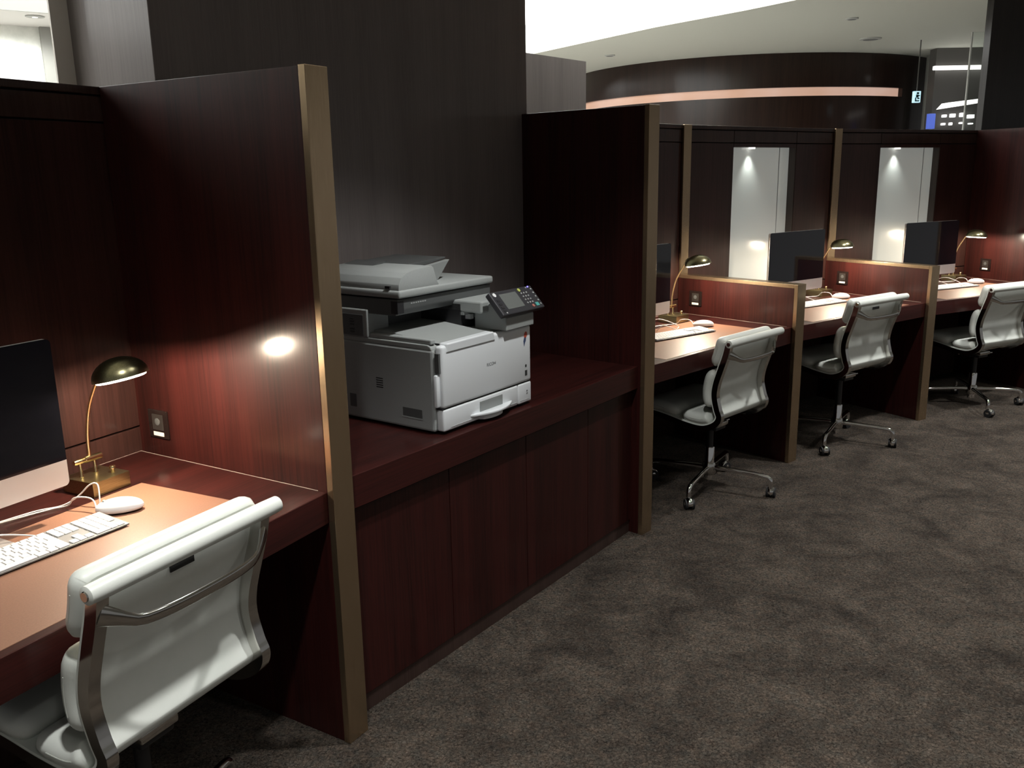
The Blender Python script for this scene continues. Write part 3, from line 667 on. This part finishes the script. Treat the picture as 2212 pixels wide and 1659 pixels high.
# ------------------------------------------------------------------ computers
def make_monitor(b, x, y):
    t = thing('all_in_one_computer', bayM(b) @ T3(x,y,DESK+.0013), 'black-screened computer with a silver chin on the desk ' + LOC[b], 'computer', 'computers on the desks')
    w2 = .264
    def P(name, m, f, parent=t, smooth=False, auto=None, **k):
        bm = BM(); f(bm); return ob(name, bm, m, parent, smooth, auto=auto, **k)
    def rrect(x0,x1,z0,z1,r,top=True,bot=True,n=6):
        pts = []
        for cx_, cz, a0, on in ((x1-r,z1-r,0,top),(x0+r,z1-r,90,top),(x0+r,z0+r,180,bot),(x1-r,z0+r,270,bot)):
            if on: pts += [(cx_+r*math.cos(R(a0+90*i/n)), cz+r*math.sin(R(a0+90*i/n))) for i in range(n+1)]
            else: pts.append((x1 if a0 in (0,270) else x0, z1 if a0 in (0,90) else z0))
        return pts
    P('screen', 'screen', lambda bm: extr(bm, rrect(-w2,w2,.148,.447,.012,True,False), 'y', -.004, .0))
    P('chin', 'silver', lambda bm: extr(bm, rrect(-w2,w2,.084,.148,.012,False,True), 'y', -.004, .0))
    P('shell', 'silver', lambda bm: extr(bm, rrect(-w2,w2,.084,.447,.012), 'y', .0, .012, .001))
    def hump(bm):
        tb = bmesh.new(); bmesh.ops.create_uvsphere(tb, u_segments=24, v_segments=12, radius=1); bmesh.ops.scale(tb, vec=(.22,.03,.15), verts=tb.verts); [setattr(v.co,'y',max(v.co.y,0)) for v in tb.verts]; bmesh.ops.translate(tb, vec=(0,.011,.265), verts=tb.verts); join(bm, tb)
    P('back_bulge', 'silver', hump, smooth=True)
    st = [(.055,.20),(.062,.20),(.095,.012),(.095,.004),(-.07,.0),(-.07,.004),(.083,.006)]
    P('stand', 'silver', lambda bm: extr(bm, [(.035,.22),(.046,.22),(.098,.008),(.098,0),(-.03,0),(-.03,.004),(.086,.008)], 'x', -.09, .09, .001))
    return t
MON = {1:(-.035,.50), 2:(-.075,.50), 3:(-.03,.50), 4:(-.075,.50)}
for b in (1,2,3,4): make_monitor(b, *MON[b])

# keyboards: key rows as (widths in key units); pitch 19 mm
def key_layout():
    rows = []
    K = .0189; main = []
    lay = [([1]*14 , .5), ([1]*13+[1.5], 1), ([1.5]+[1]*12+[1], 1), ([1.75]+[1]*11+[1.75], 1), ([2.25]+[1]*10+[2.25], 1), ([1.25,1,1.25,5.5,1.25,1,1.25+.0], 1)]
    z = 0; out = []
    for ws, h in lay:
        tot = sum(ws); f = 14.5/tot; x = 0
        for w_ in ws: out.append((x*K*f*1.0, z, w_*f*K, h*K)); x += w_
        # navigation cluster and number pad
        z += h*K
    z = 0
    for r, h in enumerate((.5,1,1,1,1,1)):
        n = {0:3,1:3,2:3,3:0,4:1,5:3}[r]
        for k in range(n): out.append(((14.75+k+(1 if r == 4 else 0))*K, z, K, h*K))
        for k in range(4):
            if r == 4 and k == 3: continue
            if r == 5 and k == 1: continue
            out.append(((18+k)*K, z, K*(2 if r == 5 and k == 0 else 1), h*K))
        z += h*K
    return out
KEYS = key_layout()
def make_keyboard(b, x, y, ang, single):
    t = thing('keyboard', bayM(b) @ T3(x,y,DESK+.0012) @ RZ(ang), 'white full-size keyboard on the desk ' + LOC[b], 'keyboard', 'keyboards on the desks')
    hw, dp = .215, .114     # origin: front right corner
    slope = Matrix.Rotation(R(4),4,'X')
    bm = BM(); box(bm, -2*hw, 0, 0, dp, .003, .0075, slope, bev=.0015); ob('tray', bm, 'tray', t)
    bm = BM(); box(bm, -2*hw+.02, -.02, dp-.022, dp-.012, -.0025, .004, slope); ob('foot', bm, 'tray', t)
    shared = {}
    big = BM()
    for kx, kz, kw, kh in KEYS:
        x0 = -2*hw+.006+kx+.0013; yt = dp-.008-kz
        if single:
            key = (round(kw,4), round(kh,4))
            if key not in shared:
                bm = BM(); box(bm, 0, kw-.0026, -kh+.0024, 0, 0, .0035, bev=.0008, seg=1); me = bpy.data.meshes.new('key'); bm.to_mesh(me); bm.free(); me.materials.append(M['key']); shared[key] = me
            o = bpy.data.objects.new('key', shared[key]); C.objects.link(o); o.parent = t; o.matrix_local = slope @ T3(x0, yt, .0074)
        else: box(big, x0, x0+kw-.0026, yt-kh+.0024, yt, .0074, .0109, slope)
    if single: big.free()
    else: ob('keys', big, 'key', t, kind='stuff')
    return t
KB = {1:(.244,.318,-3.5), 2:(.262,.258,-9), 3:(.305,.352,-3), 4:(.245,.335,-2)}
kbs = {b: make_keyboard(b, *KB[b], b == 1) for b in KB}
def cable(name, parent, pts, r=.0021, mx=None):
    bm = BM(); tube(bm, smooth_path(pts, len(pts)*8), r, 8); return ob(name, bm, 'cable', parent, True)
def make_mouse(b, x, y, ang):
    t = thing('mouse', bayM(b) @ T3(x,y,DESK+.0012) @ RZ(ang), 'white egg-shaped computer mouse on the desk ' + LOC[b], 'mouse', 'mice on the desks')
    bm = BM(); tb = bmesh.new(); bmesh.ops.create_uvsphere(tb, u_segments=28, v_segments=16, radius=1)
    for v in tb.verts:
        if v.co.z < -.3: v.co.z = -.3
    bmesh.ops.scale(tb, vec=(.031,.057,.024), verts=tb.verts); bmesh.ops.translate(tb, vec=(0,0,.0125), verts=tb.verts); join(bm, tb); ob('shell', bm, 'white_plastic', t, True, auto=50)
    bm = BM(); tb = bmesh.new(); bmesh.ops.create_uvsphere(tb, u_segments=24, v_segments=10, radius=1); bmesh.ops.scale(tb, vec=(.027,.05,.006), verts=tb.verts)
    for v in tb.verts: v.co.z = max(-.004, v.co.z)
    bmesh.ops.translate(tb, vec=(0,0,.0045), verts=tb.verts); join(bm, tb); ob('base', bm, 'black', t, True, auto=50)
    bm = BM(); tb = bmesh.new(); bmesh.ops.create_uvsphere(tb, u_segments=12, v_segments=8, radius=.0042); bmesh.ops.translate(tb, vec=(0,.034,.0315), verts=tb.verts); join(bm, tb); ob('scroll_ball', bm, 'cop_grey', t, True)
    return t
MS = {1:(.300,.418,48), 2:(.352,.392,50), 3:(.415,.475,55), 4:(.37,.452,60)}
for b in MS:
    m_ = make_mouse(b, *MS[b])
    # cable: leaves the nose, loops up and runs back towards the monitor (bay coordinates, brought into the mouse's own frame)
    base = [(.262,.455,.010),(.272,.475,.028),(.272,.50,.034),(.262,.535,.030),(.258,.558,.008),(.235,.585,.003),(.19,.60,.003),(.14,.612,.003),(.06,.635,.003)]
    dx, dy = MS[b][0]-.300, MS[b][1]-.418
    inv = (T3(MS[b][0],MS[b][1],0) @ RZ(MS[b][2])).inverted()
    cable('cable', m_, [tuple(inv @ Vector((x+dx,y+dy,z))) for x,y,z in base])
for b in kbs:
    pts = [(-.15,.112,.006),(-.17,.135,.012),(-.21,.165,.022),(-.255,.17,.03),(-.29,.155,.02),(-.30,.13,.008),(-.292,.112,.006)] if b == 1 else [(-.15,.112,.006),(-.17,.14,.02),(-.205,.17,.035),(-.218,.19,.02),(-.205,.215,.003)]
    cable('cable', kbs[b], pts)
# power lead lying behind, from the monitor stand round the lamp
for b, dx in ((1,0.),(2,0.),(4,0.)):
    mx = bayM(b) @ T3(0,0,DESK+.0025)
    bm = BM(); pts = [(.10,.632,0),(.17,.622,0),(.215,.612,0),(.262,.582,.002),(.288,.555,.022),(.302,.525,.052),(.308,.503,.056),(.302,.492,.030),(.296,.488,.0015)] if b == 1 else [(.03,.625,0),(.10,.60,.02),(.17,.56,.045),(.22,.52,.03),(.25,.48,.005),(.20,.455,.001)]
    tube(bm, smooth_path(pts,60), .002, 8); ob('power_lead', bm, 'cable', None, True, mx=mx, label='thin white lead curling on the desk ' + LOC[b], cat='cable', group='white leads on the desks')

# ------------------------------------------------------------------ desk lamps
def make_lamp(b, x, y, tx, ty, energy):
    t = thing('desk_lamp', bayM(b) @ T3(x,y,DESK+.0012), 'brass desk lamp with square base lit on the desk ' + LOC[b], 'lamp', 'brass desk lamps')
    def P(name, m, f, parent=t, smooth=True, auto=40, **k):
        bm = BM(); f(bm); return ob(name, bm, m, parent, smooth, auto=auto, **k)
    P('base', 'brass', lambda bm: box(bm, -.058, .058, -.06, .06, 0, .040, bev=.0012), smooth=False)
    kn = P('knob', 'brass_bright', lambda bm: lathe(bm, [(.001,.040),(.005,.040),(.005,.050),(.0085,.051),(.0085,.057),(.007,.059),(.001,.059)], 16, T3(.03,-.03,0)))
    for s, yy in ((-1,.0),(1,.0)):
        P('post', 'brass_bright', lambda bm, s=s: lathe(bm, [(.001,.040),(.006,.040),(.006,.043),(.0042,.046),(.0042,.085),(.001,.085)], 14, T3(-.012+s*.022,.012,0)))
    P('pivot_rod', 'brass_bright', lambda bm: tube(bm, [(-.052,.012,.084),(-.048,.012,.084),(-.020,.012,.084),(-.018,.012,.084),(.030,.012,.084),(.032,.012,.084)], [.006,.0075,.0075,.0095,.0095,.007], 16))
    arm = smooth_path([(-.004,.012,.088),(-.004,.006,.16),(-.004,-.016,.235),(-.004,-.058,.305),(-.004,-.078,.332)], 28)
    P('arm', 'brass_bright', lambda bm: tube(bm, arm, [.0052-.0012*i/28 for i in range(29)], 12))
    P('sleeve', 'brass', lambda bm: tube(bm, [arm[-4], arm[-1]+(arm[-1]-arm[-4])*.5], [.0065,.0085], 12))
    # head: dome whose mouth looks down and towards the user
    hc = Vector((-.004, -.150, .322)); MH = T3(*hc) @ Matrix.Rotation(R(-tx),4,'Y') @ Matrix.Rotation(R(-ty),4,'X')
    def dome(r, h, z0):
        return [(r*math.cos(a), z0+h*math.sin(a)) for a in [i/10*PI/2 for i in range(11)]]
    o1 = dome(.070,.052,0); 
    hd = P('shade', 'brass', lambda bm: lathe(bm, [(max(r,.0008),z) for r,z in o1]+[(.0008,.0505)]+[(max(r,.0008),z) for r,z in dome(.0685,.0505,0)[::-1]]+[(.070,0)], 40, MH, closed_ends=False))
    P('shade_neck', 'brass', lambda bm: tube(bm, [MH @ Vector((0,.045,.034)), arm[-1]+Vector((0,0,.004))], [.012,.0095], 14), hd)
    P('reflector', 'reflector', lambda bm: lathe(bm, [(max(r,.0008),z) for r,z in dome(.0665,.049,.0005)], 32, MH, closed_ends=False), hd)
    def ring(bm):
        n = 40; pts = [MH @ Vector((.057*math.cos(2*PI*k/n), .057*math.sin(2*PI*k/n), -.001)) for k in range(n)]
        rs = []
        for k in range(n):
            ax = (pts[k]-hc).normalized(); up_ = (MH.to_3x3() @ Vector((0,0,1)))
            rs.append([bm.verts.new(pts[k]+.0052*(math.cos(2*PI*q/8)*ax+math.sin(2*PI*q/8)*up_)) for q in range(8)])
        for k in range(n):
            for q in range(8): bm.faces.new((rs[k][q], rs[k][(q+1)%8], rs[(k+1)%n][(q+1)%8], rs[(k+1)%n][q]))
    P('glow_ring', 'lamp_glow', ring, hd)  # glowing ring added to show the lens as a bright crescent under the rim
    d = bpy.data.lights.new('lamp_light','POINT'); d.energy = energy; d.color = (1,.84,.64); d.shadow_soft_size = .010
    o = bpy.data.objects.new('lamp_light', d); C.objects.link(o); o.parent = t; o.location = MH @ Vector((0,0,-.008))
    return t
for b, x, y, tx, ty, e in ((1,.395,.62,3,11,20.),(2,.40,.615,3,9,20.),(3,.455,.665,0,4,17.),(4,.415,.665,-4,0,13.)):
    make_lamp(b, x, y, tx, ty, e)

# ------------------------------------------------------------------ sockets on the right-hand side of each desk
def socket(b, P, a, label, yy, zz):
    t = thing('wall_socket', joint(P,a) @ T3(-.0361 if P in (A,E_) else -.0352, yy, zz) @ RZ(-90), label, 'socket', 'sockets beside the desks')   # local x runs to the front, local -y out of the panel
    w2 = .043
    bm = BM(); box(bm, -w2, w2, -.006, 0, -.043, .043, bev=.001); ob('plate', bm, 'socket', t)
    bm = BM(); box(bm, -.024, .024, -.0075, -.005, -.018, .03, bev=.0006); ins = ob('insert', bm, 'socket_in', t)
    bm = BM(); lathe(bm, [(.001,0),(.011,0),(.011,.0012),(.009,.0016),(.001,.0016)], 18, T3(0,-.0075,.008) @ Matrix.Rotation(R(90),4,'X')); ob('outlet', bm, 'cop_dark', ins, True, auto=30)
    bm = BM(); box(bm, -.023, .023, -.0072, -.0055, -.036, -.024); ob('paper_label', bm, 'sticker', t, label='small white label strip')
socket(1, A, 58.5, 'dark square socket on the tall partition at the desk '+LOC[1], .685, .845)
socket(2, Cc, 40.5, 'dark square socket on the first low divider past the copier', .655, .840)
socket(3, D, 31.5, 'dark square socket on the second low divider past the copier', .64, .845)
socket(4, E_, 22.5, 'dark square socket on the end partition', .60, .85)
